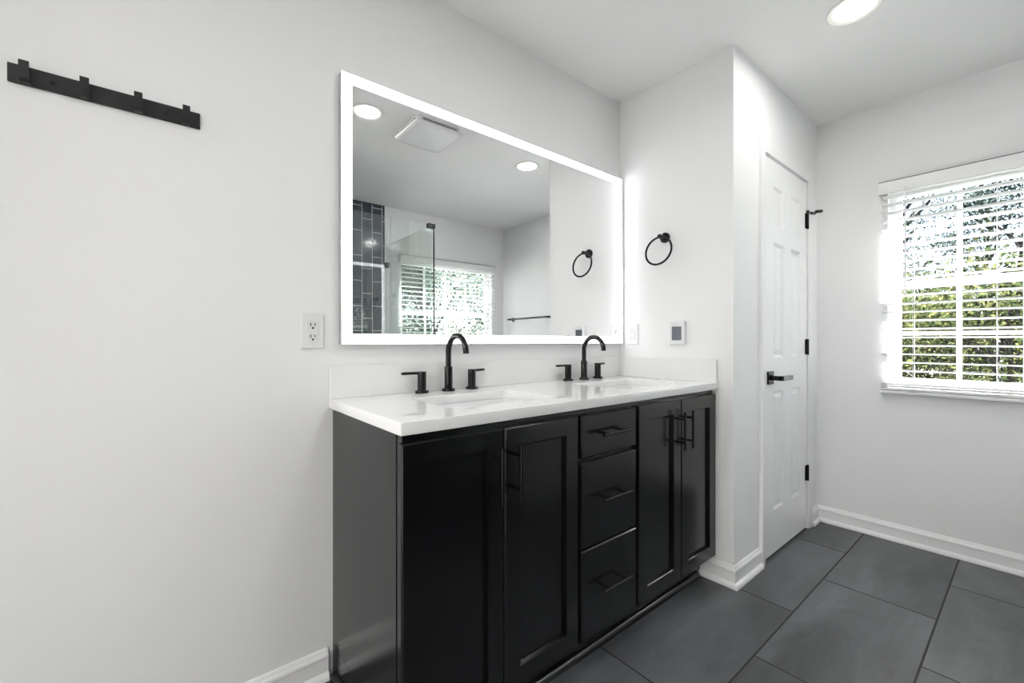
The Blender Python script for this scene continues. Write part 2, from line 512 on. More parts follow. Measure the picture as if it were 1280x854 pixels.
# ------------------------------------------------------------------ windows
def window(name, loc, rotz, w, z0, z1, ncol, label):
    """local: x right, y outward, origin at the wall surface, left end of the opening"""
    root = thing(name, label, 'window', loc, rotz)
    root['kind'] = 'structure'
    D0, D1 = 0.050, 0.098
    bm = B()
    f = 0.026
    e = 0.0008
    add_box(bm, e, f, D0, D1, z0 + e, z1 - e); add_box(bm, w - f, w - e, D0, D1, z0 + e, z1 - e)
    add_box(bm, f, w - f, D0, D1, z0 + e, z0 + f + .006); add_box(bm, f, w - f, D0, D1, z1 - f, z1 - e)
    add_box(bm, e, w - e, -0.0, D0, z0 + e, z0 + 0.010)       # stool inside the reveal
    obj('window_frame', bm, M['vinyl'], root)
    zm = (z0 + z1) / 2 + 0.02
    for nm, a, b_, y0, y1, rails in (('lower_sash', z0 + f + .006, zm + 0.022, 0.056, 0.072, (0.028, 0.044)), ('upper_sash', zm - 0.016, z1 - f, 0.074, 0.090, (0.036, 0.024))):
        bm = B()
        s = 0.022
        add_box(bm, f, f + s, y0, y1, a, b_); add_box(bm, w - f - s, w - f, y0, y1, a, b_)
        add_box(bm, f + s, w - f - s, y0, y1, a, a + rails[0]); add_box(bm, f + s, w - f - s, y0, y1, b_ - rails[1], b_)
        gx0, gx1, gz0, gz1 = f + s, w - f - s, a + rails[0], b_ - rails[1]
        for c in range(1, ncol):
            xc = gx0 + (gx1 - gx0) * c / ncol
            add_box(bm, xc - 0.010, xc + 0.010, y0 + 0.002, y1 - 0.002, gz0, gz1)
        if nm == 'lower_sash':
            zc = (gz0 + gz1) / 2
            for c in range(ncol):
                xa = gx0 + (gx1 - gx0) * c / ncol + (0.0101 if c else 0); xb = gx0 + (gx1 - gx0) * (c + 1) / ncol - (0.0101 if c < ncol - 1 else 0)
                add_box(bm, xa, xb, y0 + 0.002, y1 - 0.002, zc - 0.010, zc + 0.010)
        sash = obj(nm, bm, M['vinyl'], root)
        bm = B()
        ym = (y0 + y1) / 2
        bm.faces.new([bm.verts.new(p) for p in ((gx0, ym, gz0), (gx1, ym, gz0), (gx1, ym, gz1), (gx0, ym, gz1))])
        obj('pane', bm, M['clear'], sash)
    bm = B()
    add_box(bm, w / 2 - 0.03, w / 2 + 0.03, 0.048, 0.060, zm + 0.022, zm + 0.032, 0.002)
    obj('sash_lock', bm, M['vinyl'], root)
    return root
window('window_1', (XW, W1[0], 0), RIGHT, W1[0] - W1[1], W1[2], W1[3], 3, 'white double-hung window behind blinds in the right wall')
window('window_2', (W2[1], YB, 0), REAR, W2[1] - W2[0], W2[2], W2[3], 4, 'white double-hung window reflected in the mirror')

def blind(label, loc, rotz, w, wand_x, ladders):
    root = thing('window_blind', label, 'blind', loc, rotz)
    zt, zb = 1.981, 0.818
    bm = B()
    add_box(bm, 0, w, -0.062, -0.052, zt - 0.066, zt, 0.002)
    add_box(bm, 0, 0.010, -0.053, -0.001, zt - 0.066, zt, 0.001); add_box(bm, w - 0.010, w, -0.053, -0.001, zt - 0.066, zt, 0.001)
    obj('valance', bm, M['vinyl'], root)
    bm = B(); add_box(bm, 0.001, w - 0.001, -0.0625, -0.001, zt, zt + 0.003)  # dark strip stands in for the shadow gap above the valance
    obj('shadow_gap_strip', bm, M['dark'], root, label='dark strip imitating the shadow gap along the top of the valance')
    bm = B(); add_box(bm, 0.012, w - 0.012, -0.051, -0.004, zt - 0.050, zt - 0.004)
    obj('headrail', bm, M['vinyl'], root)
    # slats: one crowned strip each, all in the same part
    bm = B()
    pitch = 0.0457
    z = zt - 0.078
    while z > zb + 0.070:
        top = []; bot = []
        for i in range(5):
            u = i / 4
            yy = -0.053 + 0.050 * u
            zz = z + 0.0020 * (1 - (2 * u - 1) ** 2) - 0.0052 * (u - .5)
            top.append((yy, zz + 0.0015)); bot.append((yy, zz - 0.0015))
        loop = top + bot[::-1]
        add_loft(bm, [[(x, a, b_) for a, b_ in loop] for x in (0.008, w - 0.008)])
        z -= pitch
    obj('slats', bm, M['slat'], root)
    bm = B()
    for k in range(3):
        zz = zb + 0.020 + 0.014 * k
        add_box(bm, 0.008, w - 0.008, -0.055 + 0.002 * (k % 2), -0.003, zz, zz + 0.0095, 0.003)
    add_box(bm, 0.006, w - 0.006, -0.055, -0.003, zb, zb + 0.018, 0.004)
    obj('bottom_rail', bm, M['slat'], root, smooth=40)
    bm = B()
    for x in ladders:
        for yy in (-0.0545, -0.0015):
            add_tube(bm, [(x, yy, zb + 0.01), (x, yy, zt - 0.03)], 0.0011, 6)
    obj('ladder_cord', bm, M['cord'], root)
    for x in ladders:
        bm = B()
        for k in range(3):
            add_tube(bm, [(x - 0.012, -0.0565, zb + 0.014 + 0.013 * k), (x + 0.012, -0.0565, zb + 0.018 + 0.013 * k)], 0.0022, 8)
        obj('cord_clip', bm, M['cord'], root, smooth=40)
    bm = B()
    add_tube(bm, [(wand_x, -0.066, zt - 0.045), (wand_x, -0.067, zt - 0.60)], 0.0032, 10)
    add_tube(bm, [(wand_x, -0.067, zt - 0.60), (wand_x, -0.067, zt - 0.63)], 0.0045, 10)
    obj('tilt_wand', bm, M['cord'], root, smooth=40)
    return root
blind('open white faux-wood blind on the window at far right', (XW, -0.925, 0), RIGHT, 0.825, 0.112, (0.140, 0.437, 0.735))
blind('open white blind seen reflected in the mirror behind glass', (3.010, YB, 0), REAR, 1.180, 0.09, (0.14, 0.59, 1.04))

# ------------------------------------------------------------------ vanity cabinet
VX0, VX1, YF = 0.445, 1.990, -0.545          # YF = front face of the doors
van = thing('vanity_cabinet', 'black shaker double vanity cabinet with bar pulls under white counter', 'vanity', (1.2175, -0.27, 0))
bm = B()
yb, yfr, zb, zt = -0.002, -0.5255, 0.105, 0.8825
add_box(bm, VX0, VX0 + 0.018, -0.470, yb, 0.001, zb)                       # side panel foot
add_box(bm, VX0, VX0 + 0.018, -0.497, yb, zb, zt, 0.0012)
add_box(bm, VX1 - 0.018, VX1, -0.470, yb, 0.001, zb); add_box(bm, VX1 - 0.018, VX1, -0.497, yb, zb, zt)
add_box(bm, VX0 + 0.018, VX1 - 0.018, -0.497, yb, zb, zb + 0.018)          # bottom
add_box(bm, VX0 + 0.018, VX1 - 0.018, -0.014, yb, zb + 0.018, zt)          # back
for x in (1.055, 1.372): add_box(bm, x - 0.009, x + 0.009, -0.497, -0.014, zb + 0.018, 0.70)
obj('carcass', bm, M['black_paint'], van, world=True)
bm = B()
for x0, x1 in ((VX0 + 0.002, VX0 + 0.040), (1.030, 1.082), (1.345, 1.400), (VX1 - 0.040, VX1)):
    add_box(bm, x0, x1, yfr, -0.4972, zb, zt)
for z0, z1 in ((zb, zb + 0.04), (zt - 0.045, zt)):
    for x0, x1 in ((VX0 + 0.040, 1.030), (1.082, 1.345), (1.400, VX1 - 0.040)): add_box(bm, x0, x1, yfr, -0.4972, z0, z1)
for z0, z1 in ((0.398, 0.432), (0.692, 0.728)): add_box(bm, 1.082, 1.345, yfr, -0.4972, z0, z1)
add_box(bm, 0.7445, 0.7455, yfr, -0.4972, zb + .04, zt - .045)
obj('face_frame', bm, M['black_paint'], van, world=True)
bm = B(); add_box(bm, VX0 + 0.018, VX1 - 0.018, -0.470, -0.455, 0.001, zb)
obj('toe_kick', bm, M['black_paint'], van, world=True)
# quarter-round shoe along side and toe
bm = B()
q = [(0, 0)] + [(0.017 * math.cos(a), 0.024 * math.sin(a)) for a in [PI / 2 * i / 6 for i in range(7)]]
add_loft(bm, [[(VX0 - 0.0003 - o_, -0.0285, 0.001 + z) for o_, z in q], [(VX0 - 0.0003 - o_, -0.4703 - o_, 0.001 + z) for o_, z in q], [(VX1 - 0.034, -0.4703 - o_, 0.001 + z) for o_, z in q]])
obj('shoe_moulding', bm, M['black_paint'], van, world=True, smooth=40)

def bar_pull(parent, x, z, vertical, world=True):
    bm = B()
    yb_ = YF - 0.034
    L2, c2, r = 0.078, 0.048, 0.0055
    if vertical:
        add_tube(bm, [(x, yb_, z - L2), (x, yb_, z + L2)], r, 14)
        for s in (-1, 1): add_tube(bm, [(x, YF, z + s * c2), (x, yb_ + 0.002, z + s * c2)], 0.0048, 12)
    else:
        add_tube(bm, [(x - L2, yb_, z), (x + L2, yb_, z)], r, 14)
        for s in (-1, 1): add_tube(bm, [(x + s * c2, YF, z), (x + s * c2, yb_ + 0.002, z)], 0.0048, 12)
    bmesh.ops.translate(bm, verts=bm.verts, vec=-Vector(van.location))
    obj('handle', bm, M['black_metal'], parent, smooth=40)

def shaker(x0, x1, z0, z1):
    bm = B()
    ybk = yfr - 0.0005
    rings = []
    for ix, iz, y in ((0, 0, ybk), (0, 0, YF + 0.004), (0.004, 0.004, YF), (0.056, 0.056, YF), (0.0564, 0.0585, YF + 0.003), (0.0570, 0.0618, YF + 0.012)):
        rings.append([(x0 + ix, y, z0 + iz), (x1 - ix, y, z0 + iz), (x1 - ix, y, z1 - iz), (x0 + ix, y, z1 - iz)])
    add_loft(bm, rings)
    return bm
for x0, x1, hx_ in ((0.437, 0.7435, 0.711), (0.7465, 1.050, 0.777), (1.381, 1.6825, 1.652), (1.6855, 1.987, 1.716)):
    dr = obj('door', shaker(x0, x1, 0.114, 0.862), M['black_paint'], van, world=True)
    bar_pull(dr, hx_, 0.738, True)
for z0, z1, hz_ in ((0.7185, 0.860, 0.793), (0.4205, 0.7025, 0.576), (0.116, 0.4145, 0.275)):
    bm = B()
    x0, x1 = 1.0635, 1.3655
    rings = []
    for ins, y in ((0, yfr - 0.0005), (0, YF + 0.004), (0.004, YF)):
        rings.append([(x0 + ins, y, z0 + ins), (x1 - ins, y, z0 + ins), (x1 - ins, y, z1 - ins), (x0 + ins, y, z1 - ins)])
    add_loft(bm, rings)
    dr = obj('drawer', bm, M['black_paint'], van, world=True)
    bar_pull(dr, 1.2145, hz_, False)

# ------------------------------------------------------------------ countertop
CX0, CX1, CY0, CZ0, CZ1 = 0.432, 1.9965, -0.552, 0.8832, 0.9144
SINKS = ((0.846, -0.307), (1.632, -0.307))
SHX, SHY = 0.207, 0.142
ctop = thing('countertop', 'white quartz countertop with two sink cutouts on black vanity', 'countertop', (1.2145, -0.276, CZ0))
def slab_with_holes():
    cu = bpy.data.curves.new('slab', 'CURVE')
    cu.dimensions = '2D'; cu.fill_mode = 'BOTH'
    h = (CZ1 - CZ0) / 2
    cu.extrude = h - 0.0015; cu.bevel_depth = 0.0015; cu.bevel_resolution = 2; cu.offset = -0.0015
    outs = [rrect((CX0 + CX1) / 2, (CY0 - 0.001) / 2, (CX1 - CX0) / 2, (-0.001 - CY0) / 2, 0.003, 2)]
    outs += [rrect(cx, cy, SHX, SHY, 0.028, 6)[::-1] for cx, cy in SINKS]
    for pts in outs:
        sp = cu.splines.new('POLY')
        sp.points.add(len(pts) - 1)
        for p, (x, y) in zip(sp.points, pts): p.co = (x, y, 0, 1)
        sp.use_cyclic_u = True
    o = bpy.data.objects.new('slab', cu)
    me = bpy.data.meshes.new_from_object(o)
    bpy.data.objects.remove(o)
    bm = B(); bm.from_mesh(me)
    bpy.data.meshes.remove(me)
    bmesh.ops.remove_doubles(bm, verts=bm.verts, dist=1e-6)
    bmesh.ops.translate(bm, verts=bm.verts, vec=(0, 0, (CZ0 + CZ1) / 2))
    return bm
obj('slab', slab_with_holes(), M['quartz'], ctop, world=True)
bm = B(); add_box(bm, CX0 + 0.002, CX1, -0.0205, -0.001, CZ1, 1.0205, 0.0015)
obj('backsplash', bm, M['quartz'], ctop, world=True)
bm = B(); add_box(bm, CX1 - 0.0195, CX1, CY0 + 0.002, -0.0205, CZ1, 1.0205, 0.0015)
obj('side_splash', bm, M['quartz'], ctop, world=True)

def sink(cx, cy, label):
    root = thing('sink', label, 'sink', (cx, cy, 0.75), group=None)
    bm = B()
    rings = []
    zt_ = CZ0 - 0.0006
    for dx, r, z in ((0.022, 0.040, zt_ - 0.010), (0.022, 0.040, zt_), (0.003, 0.030, zt_), (0.001, 0.030, zt_ - 0.004), (-0.004, 0.032, zt_ - 0.085),
                     (-0.012, 0.036, zt_ - 0.112), (-0.030, 0.040, zt_ - 0.124), (-0.075, 0.030, zt_ - 0.128), (-0.115, 0.015, zt_ - 0.130)):
        rings.append([(x, y, z) for x, y in rrect(cx, cy, SHX + dx, SHY + dx, r, 6)])
    add_loft(bm, rings, cap0=False)
    # underside so the bowl is a closed body
    rings2 = []
    for dx, r, z in ((0.022, 0.040, zt_ - 0.010), (0.008, 0.034, zt_ - 0.014), (0.006, 0.036, zt_ - 0.090), (-0.010, 0.040, zt_ - 0.136), (-0.115, 0.015, zt_ - 0.140)):
        rings2.append([(x, y, z) for x, y in rrect(cx, cy, SHX + dx, SHY + dx, r, 6)])
    add_loft(bm, rings2, cap0=False)
    bmesh.ops.remove_doubles(bm, verts=bm.verts, dist=1e-5)
    obj('basin', bm, M['ceramic'], root, world=True, smooth=50)
    bm = B()
    add_lathe(bm, [(0.010, zt_ - 0.1296), (0.031, zt_ - 0.1296), (0.031, zt_ - 0.1270), (0.026, zt_ - 0.1255), (0.018, zt_ - 0.1262), (0.004, zt_ - 0.1240)], (cx, cy, 0), 'Z', 28)
    obj('drain', bm, M['black_metal'], root, world=True, smooth=40)
    return root
sink(*SINKS[0], 'rectangular white undermount sink set in the near left of countertop')
sink(*SINKS[1], 'rectangular white undermount sink set in the far right of countertop')

# ------------------------------------------------------------------ faucets
def faucet(loc, label):
    root = thing('faucet', label, 'faucet', loc, group=None)
    z0 = 0.0004
    bm = B()
    add_lathe(bm, [(0.0245, z0), (0.0245, 0.0085), (0.0235, 0.0098), (0.017, 0.0100)], (0, 0, 0), 'Z', 36)
    add_lathe(bm, [(0.0155, 0.0102), (0.0155, 0.0925), (0.0148, 0.0935), (0.012, 0.0937)], (0, 0, 0), 'Z', 32)
    sp = obj('spout', bm, M['black_metal'], root, smooth=40)
    R = 0.061
    zc = 0.149
    path = [(0, 0, 0.093), (0, 0, 0.12)]
    for i in range(25):
        a = math.radians(178) * i / 24
        path.append((0, -R + R * math.cos(a), zc + R * math.sin(a)))
    path.append((0, path[-1][1] - 0.0005, path[-1][2] - 0.006))
    bm = B(); add_tube(bm, path, 0.0108, 20)
    nk = obj('gooseneck', bm, M['black_metal'], sp, smooth=40)
    for s in (-1, 1):
        bm = B()
        add_lathe(bm, [(0.0245, z0), (0.0245, 0.0085), (0.0235, 0.0098), (0.016, 0.0100)], (s * 0.110, 0.004, 0), 'Z', 36)
        add_lathe(bm, [(0.0158, 0.0102), (0.0158, 0.0540), (0.0150, 0.0544), (0.0150, 0.0554), (0.0158, 0.0558), (0.0158, 0.0775), (0.0148, 0.0788)], (s * 0.110, 0.004, 0), 'Z', 32)
        hd = obj('faucet_handle', bm, M['black_metal'], root, smooth=40)
        bm = B()
        ang = 0.0 if s < 0 else 0.20
        ln = 1.0 if s < 0 else 0.88
        c, sn = math.cos(ang), math.sin(ang)
        rings = []
        for t, hy, hz2, zz in ((0.0, 0.0075, 0.0050, 0.0735), (0.030, 0.0065, 0.0050, 0.0737), (0.074, 0.0050, 0.0050, 0.0740), (0.080, 0.0042, 0.0042, 0.0740)):
            ring = []
            for y, z in rrect(0, zz, hy, hz2, 0.0025, 3):
                lx, ly = t * ln, y
                ring.append((s * (0.110 + lx * c - ly * sn), 0.004 + lx * sn + ly * c, z))
            rings.append(ring)
        add_loft(bm, rings)
        obj('lever', bm, M['black_metal'], hd, smooth=40)
    return root
f1 = faucet((0.855, -0.058, CZ1), 'matte black widespread gooseneck faucet at the near left sink')
dup(f1, (1.632, -0.058, CZ1), label='matte black widespread gooseneck faucet at the far right sink')

# ------------------------------------------------------------------ lit mirror
MX0, MX1, MZ0, MZ1, MT = 0.4645, 1.979, 1.0945, 1.999, 0.030
mir = thing('led_mirror', 'wide backlit mirror with glowing white border above the vanity', 'mirror', ((MX0 + MX1) / 2, -0.0035, MZ0))
W_, H_ = (MX1 - MX0) / 2, MZ1 - MZ0
bm = B(); add_box(bm, -W_, W_, -MT + 0.0055, 0.0, 0, H_)
add_loft(bm, [[(x, -MT + 0.0054, z) for x, z in ((-W_, 0), (W_, 0), (W_, H_), (-W_, H_))], [(x, -MT + 0.0012, z) for x, z in ((-W_, 0), (W_, 0), (W_, H_), (-W_, H_))]])
obj('backing', bm, M['grey'], mir)
bw_ = 0.0345
bm = B()
def rect(i): return [(-W_ + i, i), (W_ - i, i), (W_ - i, H_ - i), (-W_ + i, H_ - i)]
for y0, y1 in ((-MT, -MT + 0.001),):
    rings = [[(x, y1, z) for x, z in rect(0)], [(x, y0, z) for x, z in rect(0)], [(x, y0, z) for x, z in rect(bw_)], [(x, y1, z) for x, z in rect(bw_)]]
    add_loft(bm, rings, closed=True)
obj('light_border', bm, M['led'], mir, label='glowing frosted border')
bm = B(); add_box(bm, -W_ + bw_ + 0.0003, W_ - bw_ - 0.0003, -MT, -MT + 0.005, bw_ + 0.0003, H_ - bw_ - 0.0003)
obj('mirror_glass', bm, M['mirror'], mir)
mir.rotation_euler = (math.radians(-0.22), 0, 0)

# ------------------------------------------------------------------ wall fittings
def outlet(loc, rotz, label):
    root = thing('wall_outlet', label, 'outlet', loc, rotz)
    bm = B()
    w, h = 0.0355, 0.0575
    rings = []
    for ins, y in ((0, -0.0005), (0, -0.003), (0.0035, -0.0065)):
        rings.append([(x, y, z) for x, z in rrect(0, 0, w - ins, h - ins, 0.003, 3)])
    add_loft(bm, rings)
    obj('cover_plate', bm, M['plastic'], root, smooth=30)
    bm = B()
    add_box(bm, -0.0168, 0.0168, -0.0088, -0.0062, -0.0335, 0.0335, 0.001)
    rc = obj('receptacle', bm, M['plastic'], root)
    for zc in (0.0185, -0.0185):
        bm = B()
        add_box(bm, -0.0078, -0.0050, -0.0091, -0.0086, zc - 0.003, zc + 0.0075)
        add_box(bm, 0.0050, 0.0078, -0.0091, -0.0086, zc - 0.002, zc + 0.0072)
        add_lathe(bm, [(0.0034, -0.0086), (0.0034, -0.0091)], (0, 0, zc - 0.0085), 'Y', 14)
        obj('socket_slots', bm, M['dark'], rc)
    for zc in (0.048, -0.048):
        bm = B(); add_lathe(bm, [(0.0028, -0.0062), (0.0028, -0.0071), (0.0018, -0.0074)], (0, 0, zc), 'Y', 14)
        obj('screw', bm, M['plastic'], root, smooth=40)
    return root
o1 = outlet((0.3815, 0, 1.137), 0, 'white duplex outlet on the wall left of the mirror')
dup(o1, (XS, -0.087, 1.143), RIGHT, 'white duplex outlet in the corner right of the mirror')

root = thing('thermostat', 'small white thermostat with grey screen beside the right outlet', 'thermostat', (XS, -0.3555, 1.1455), RIGHT)
bm = B()
rings = []
for ins, y in ((0.002, -0.0005), (0, -0.004), (0, -0.016), (0.003, -0.019)):
    rings.append([(x, y, z) for x, z in rrect(0, 0, 0.041 - ins, 0.0585 - ins, 0.005, 4)])
add_loft(bm, rings)
obj('housing', bm, M['plastic'], root, smooth=30)
bm = B(); add_box(bm, -0.0265, 0.0245, -0.0198, -0.0188, -0.036, 0.032, 0.0003)
obj('screen', bm, M['screen'], root)
bm = B()
for k, wd in enumerate((0.0032, 0.0024, 0.0030, 0.0022, 0.0028)):
    x = -0.020 + 0.0052 * k
    add_box(bm, x, x + wd, -0.0194, -0.0188, 0.0395, 0.0425)
obj('marking', bm, M['grey'], root)

def towel_ring():
    root = thing('towel_ring', 'round black towel ring on the wall right of the mirror', 'towel ring', (XS, -0.283, 1.632), RIGHT)
    bm = B()
    add_lathe(bm, [(0.026, -0.0005), (0.026, -0.009), (0.0245, -0.0105), (0.012, -0.0115), (0.0105, -0.016), (0.0105, -0.060), (0.0085, -0.063)], (0, 0, 0), 'Y', 32)
    obj('mount', bm, M['black_metal'], root, smooth=40)
    bm = B()
    R, ct_, st_ = 0.071, math.cos(0.17), math.sin(0.17)          # ring leans out a little at its foot
    pts = []
    for i in range(64):
        t = 2 * PI * i / 64
        v = -R + R * math.cos(t)
        pts.append((R * math.sin(t), -0.054 + v * st_, -0.004 + v * ct_))
    add_tube(bm, pts, 0.0052, 12, closed=True)
    obj('ring', bm, M['black_metal'], root, smooth=60)
towel_ring()

root = thing('hook_rail', 'black wall rail with four flat hooks at upper left', 'hook rail', (-0.0905, 0, 1.7175))
bm = B(); add_box(bm, -0.1775, 0.1775, -0.006, -0.0005, -0.0215, 0.0215, 0.0008)
obj('plate', bm, M['black_powder'], root)
for x in (-0.149, -0.0505, 0.048, 0.1465):
    bm = B()
    hw = 0.0082
    arc = [(PI / 2) * i / 6 for i in range(7)]
    prof = [(-0.0060, -0.0205)] + [(-0.0145 - 0.013 * math.sin(t), -0.0075 - 0.013 * math.cos(t)) for t in arc] + [(-0.0275, 0.0255), (-0.0250, 0.0255)]
    prof += [(-0.0145 - 0.0105 * math.sin(t), -0.0075 - 0.0105 * math.cos(t)) for t in arc[::-1]] + [(-0.0060, -0.0180)]
    add_loft(bm, [[(x - hw, a, b_) for a, b_ in prof], [(x + hw, a, b_) for a, b_ in prof]])
    obj('hook', bm, M['black_powder'], root, smooth=35)
for x in (-0.1055, 0.1025):
    bm = B(); add_lathe(bm, [(0.0052, -0.006), (0.0050, -0.0095), (0.0036, -0.0125), (0.0012, -0.0135)], (x, 0, 0.0), 'Y', 18)
    obj('screw_cap', bm, M['black_powder'], root, smooth=50)

root = thing('towel_bar', 'black towel bar on the right wall, seen in the mirror', 'towel bar', (XW, -2.09, 1.372), RIGHT)
for s in (-1, 1):
    bm = B(); add_lathe(bm, [(0.024, -0.0005), (0.024, -0.009), (0.011, -0.011), (0.011, -0.066)], (s * 0.315, 0, 0), 'Y', 28)
    obj('post', bm, M['black_metal'], root, smooth=40)
bm = B(); add_tube(bm, [(-0.335, -0.066, 0), (0.335, -0.066, 0)], 0.0095, 16)
obj('bar', bm, M['black_metal'], root, smooth=40)

# ------------------------------------------------------------------ ceiling fittings
def recessed(loc, label):
    root = thing('recessed_light', label, 'ceiling light', loc)
    bm = B()
    rings = []
    for r, z in ((0.0925, -0.0005), (0.0925, -0.003), (0.088, -0.0065), (0.072, -0.0045), (0.068, -0.003), (0.068, -0.0005)):
        rings.append([(r * math.cos(2 * PI * i / 48), r * math.sin(2 * PI * i / 48), z) for i in range(48)])
    add_loft(bm, rings, closed=True)
    obj('trim_ring', bm, M['cream'], root, smooth=40)
    bm = B(); add_lathe(bm, [(0.0675, -0.0006), (0.0675, -0.0026), (0.060, -0.0030)], (0, 0, 0), 'Z', 48)
    obj('lens', bm, M['lamp'], root, smooth=40)
    return root
l1 = recessed((2.155, -1.020, CH), 'round recessed ceiling light nearest the window')
dup(l1, (0.930, -1.025, CH), label='round recessed ceiling light reflected at left of the mirror')

dup(l1, (0.95, -2.12, CH), label='unseen round recessed light added over the shower as fill')  # unseen lamp, added to brighten the rear of the room
for x in (-1.6, -2.6, -3.6):  # unseen lamps, added to send fill light through the doorway
    for y in (-2.3, -0.5):
        r = dup(l1, (x, y, CH), label='unseen round recessed light added in the bedroom ceiling as fill')
        r['group'] = 'added bedroom fill lights'
        for c in r.children:
            if c.name.startswith('lens'):
                c.data = c.data.copy(); c.data.materials[0] = M['lamp_fill']
root = thing('exhaust_fan', 'square white ceiling exhaust fan with vented rim, seen in mirror', 'exhaust fan', (1.312, -1.004, CH))
bm = B(); add_loft(bm, [[(x, y, z) for x, y in rrect(0, 0, 0.148, 0.148, 0.03, 6)] for z in (-0.0005, -0.030)])
obj('housing', bm, M['plastic'], root, smooth=40)
for side in range(4):
    bm = B()
    for k in range(34):
        t = -0.115 + 0.230 * k / 33
        q = 1 if side % 2 else -1
        if side < 2: add_box(bm, t - 0.0018, t + 0.0018, q * 0.1478, q * 0.1492, -0.028, -0.012)
        else: add_box(bm, q * 0.1478, q * 0.1492, t - 0.0018, t + 0.0018, -0.028, -0.012)
    obj('vent_slots', bm, M['dark'], root)
bm = B()
rings = []
for ins, r, z in ((0.010, 0.030, -0.030), (0.0, 0.036, -0.034), (0.0, 0.036, -0.042), (0.006, 0.034, -0.047), (0.030, 0.030, -0.049)):
    rings.append([(x, y, z) for x, y in rrect(0, 0, 0.163 - ins, 0.163 - ins, r, 6)])
add_loft(bm, rings)
obj('cover', bm, M['plastic'], root, smooth=40)

# ------------------------------------------------------------------ shower seen in the mirror
SX0, SX1, SY = 0.20, 1.705, -1.655
bm = B(); add_box(bm, SX0, 1.690, YB + 0.0006, YB + 0.012, 0.0006, CH - 0.012)
struct('wall_shower', bm, M['shower_tile'], 'dark blue-grey vertical tile wall of the shower in the mirror', 'tiled wall')
bm = B(); add_box(bm, SX0, 1.690, YB + 0.0006, YB + 0.013, CH - 0.0118, CH - 0.0008)
struct('trim_3', bm, M['dark'], 'thin black trim along the top of the shower tile', 'tile trim')
bm = B(); add_box(bm, SX0 - 0.11, SX0 - 0.001, YB + 0.0006, SY - 0.05, 0.0006, CH - 0.0008)
struct('wall_shower_end', bm, M['shower_tile'], 'dark tiled end wall of the shower, outside the photo', 'tiled wall')
bm = B()
add_box(bm, SX0, SX1 + 0.05, SY - 0.05, SY + 0.05, 0.0006, 0.09, 0.003)
add_box(bm, SX1 - 0.05, SX1 + 0.05, YB + 0.013, SY - 0.0505, 0.0006, 0.09, 0.003)
struct('trim_4', bm, M['shower_tile'], 'low dark tiled curb under the shower glass', 'shower curb')
GT = 0.010
def pane(name, label, cat, x0, x1, y0, y1, z0, z1):
    root = thing(name, label, cat, ((x0 + x1) / 2, (y0 + y1) / 2, z0))
    bm = B(); add_box(bm, x0, x1, y0, y1, z0, z1)
    obj('glass', bm, M['shower_glass'], root, world=True)
    return root
GZ0, GZ1 = 0.0905, 2.052
g = pane('shower_panel', 'clear glass shower panel ending at the black corner clamp', 'shower glass', 1.345, SX1, SY - GT / 2, SY + GT / 2, GZ0, GZ1)
bm = B(); add_box(bm, SX1 + 0.0005, SX1 + 0.006, SY - 0.007, SY + 0.007, GZ0, GZ1 - 0.03)
obj('edge_seal', bm, M['dark'], g, world=True, label='dark seal down the glass corner')
for zc in (GZ1 - 0.012, 0.25):
    bm = B(); add_box(bm, SX1 - 0.055, SX1 + 0.008, SY - 0.018, SY + 0.018, zc - 0.018, zc + 0.018, 0.002)
    obj('corner_clamp', bm, M['black_metal'], g, world=True)
g = pane('shower_panel', 'clear glass shower return panel running back to the rear wall', 'shower glass', SX1 - GT, SX1 - 0.0005, YB + 0.016, SY - 0.020, GZ0, GZ1)
for zc in (1.86, 1.12, 0.30):
    bm = B(); add_box(bm, SX1 - 0.022, SX1 + 0.012, YB + 0.014, YB + 0.062, zc - 0.024, zc + 0.024, 0.002)
    obj('wall_clamp', bm, M['black_metal'], g, world=True)
g = pane('shower_door', 'clear glass shower door left of the fixed panel, in the mirror', 'shower glass', 0.69, 1.338, SY - GT / 2, SY + GT / 2, GZ0 + 0.008, GZ1)
bm = B()
add_tube(bm, [(0.76, SY + 0.05, 0.86), (0.76, SY + 0.05, 1.10)], 0.010, 14)
for zc in (0.90, 1.06): add_tube(bm, [(0.76, SY + 0.0055, zc), (0.76, SY + 0.05, zc)], 0.007, 12)
obj('door_pull', bm, M['black_metal'], g, world=True, smooth=40)
g = pane('shower_panel', 'clear fixed glass shower panel at the end wall, outside the photo', 'shower glass', SX0 + 0.001, 0.683, SY - GT / 2, SY + GT / 2, GZ0, GZ1)

# built-in tub under the rear window (below the edge of the mirror, outside the photo)
TX0, TX1, TY0, TY1, TZ = 1.765, XW - 0.001, YB + 0.001, -1.775, 0.52
root = thing('bathtub', 'white built-in bathtub under the rear window, outside the photo', 'bathtub', ((TX0 + TX1) / 2, (TY0 + TY1) / 2, 0.001))
tcx, tcy, thx, thy = (TX0 + TX1) / 2, (TY0 + TY1) / 2, (TX1 - TX0) / 2, (TY1 - TY0) / 2
bm = B()
rings = []
for ins, r, z in ((0.012, 0.004, 0.001), (0.012, 0.004, TZ - 0.05), (0, 0.006, TZ - 0.045), (0, 0.006, TZ - 0.006), (0.005, 0.006, TZ), (0.075, 0.10, TZ), (0.085, 0.11, TZ - 0.012),
                  (0.12, 0.12, TZ - 0.30), (0.16, 0.13, TZ - 0.37), (0.26, 0.10, TZ - 0.385)):
    rings.append([(x, y, z) for x, y in rrect(tcx, tcy, thx - ins, thy - ins, r, 8)])
add_loft(bm, rings)
obj('tub_body', bm, M['ceramic'], root, world=True, smooth=40)
bm = B(); add_lathe(bm, [(0.036, TZ - 0.3848), (0.036, TZ - 0.381), (0.012, TZ - 0.379)], (TX0 + 0.42, tcy, 0), 'Z', 24)
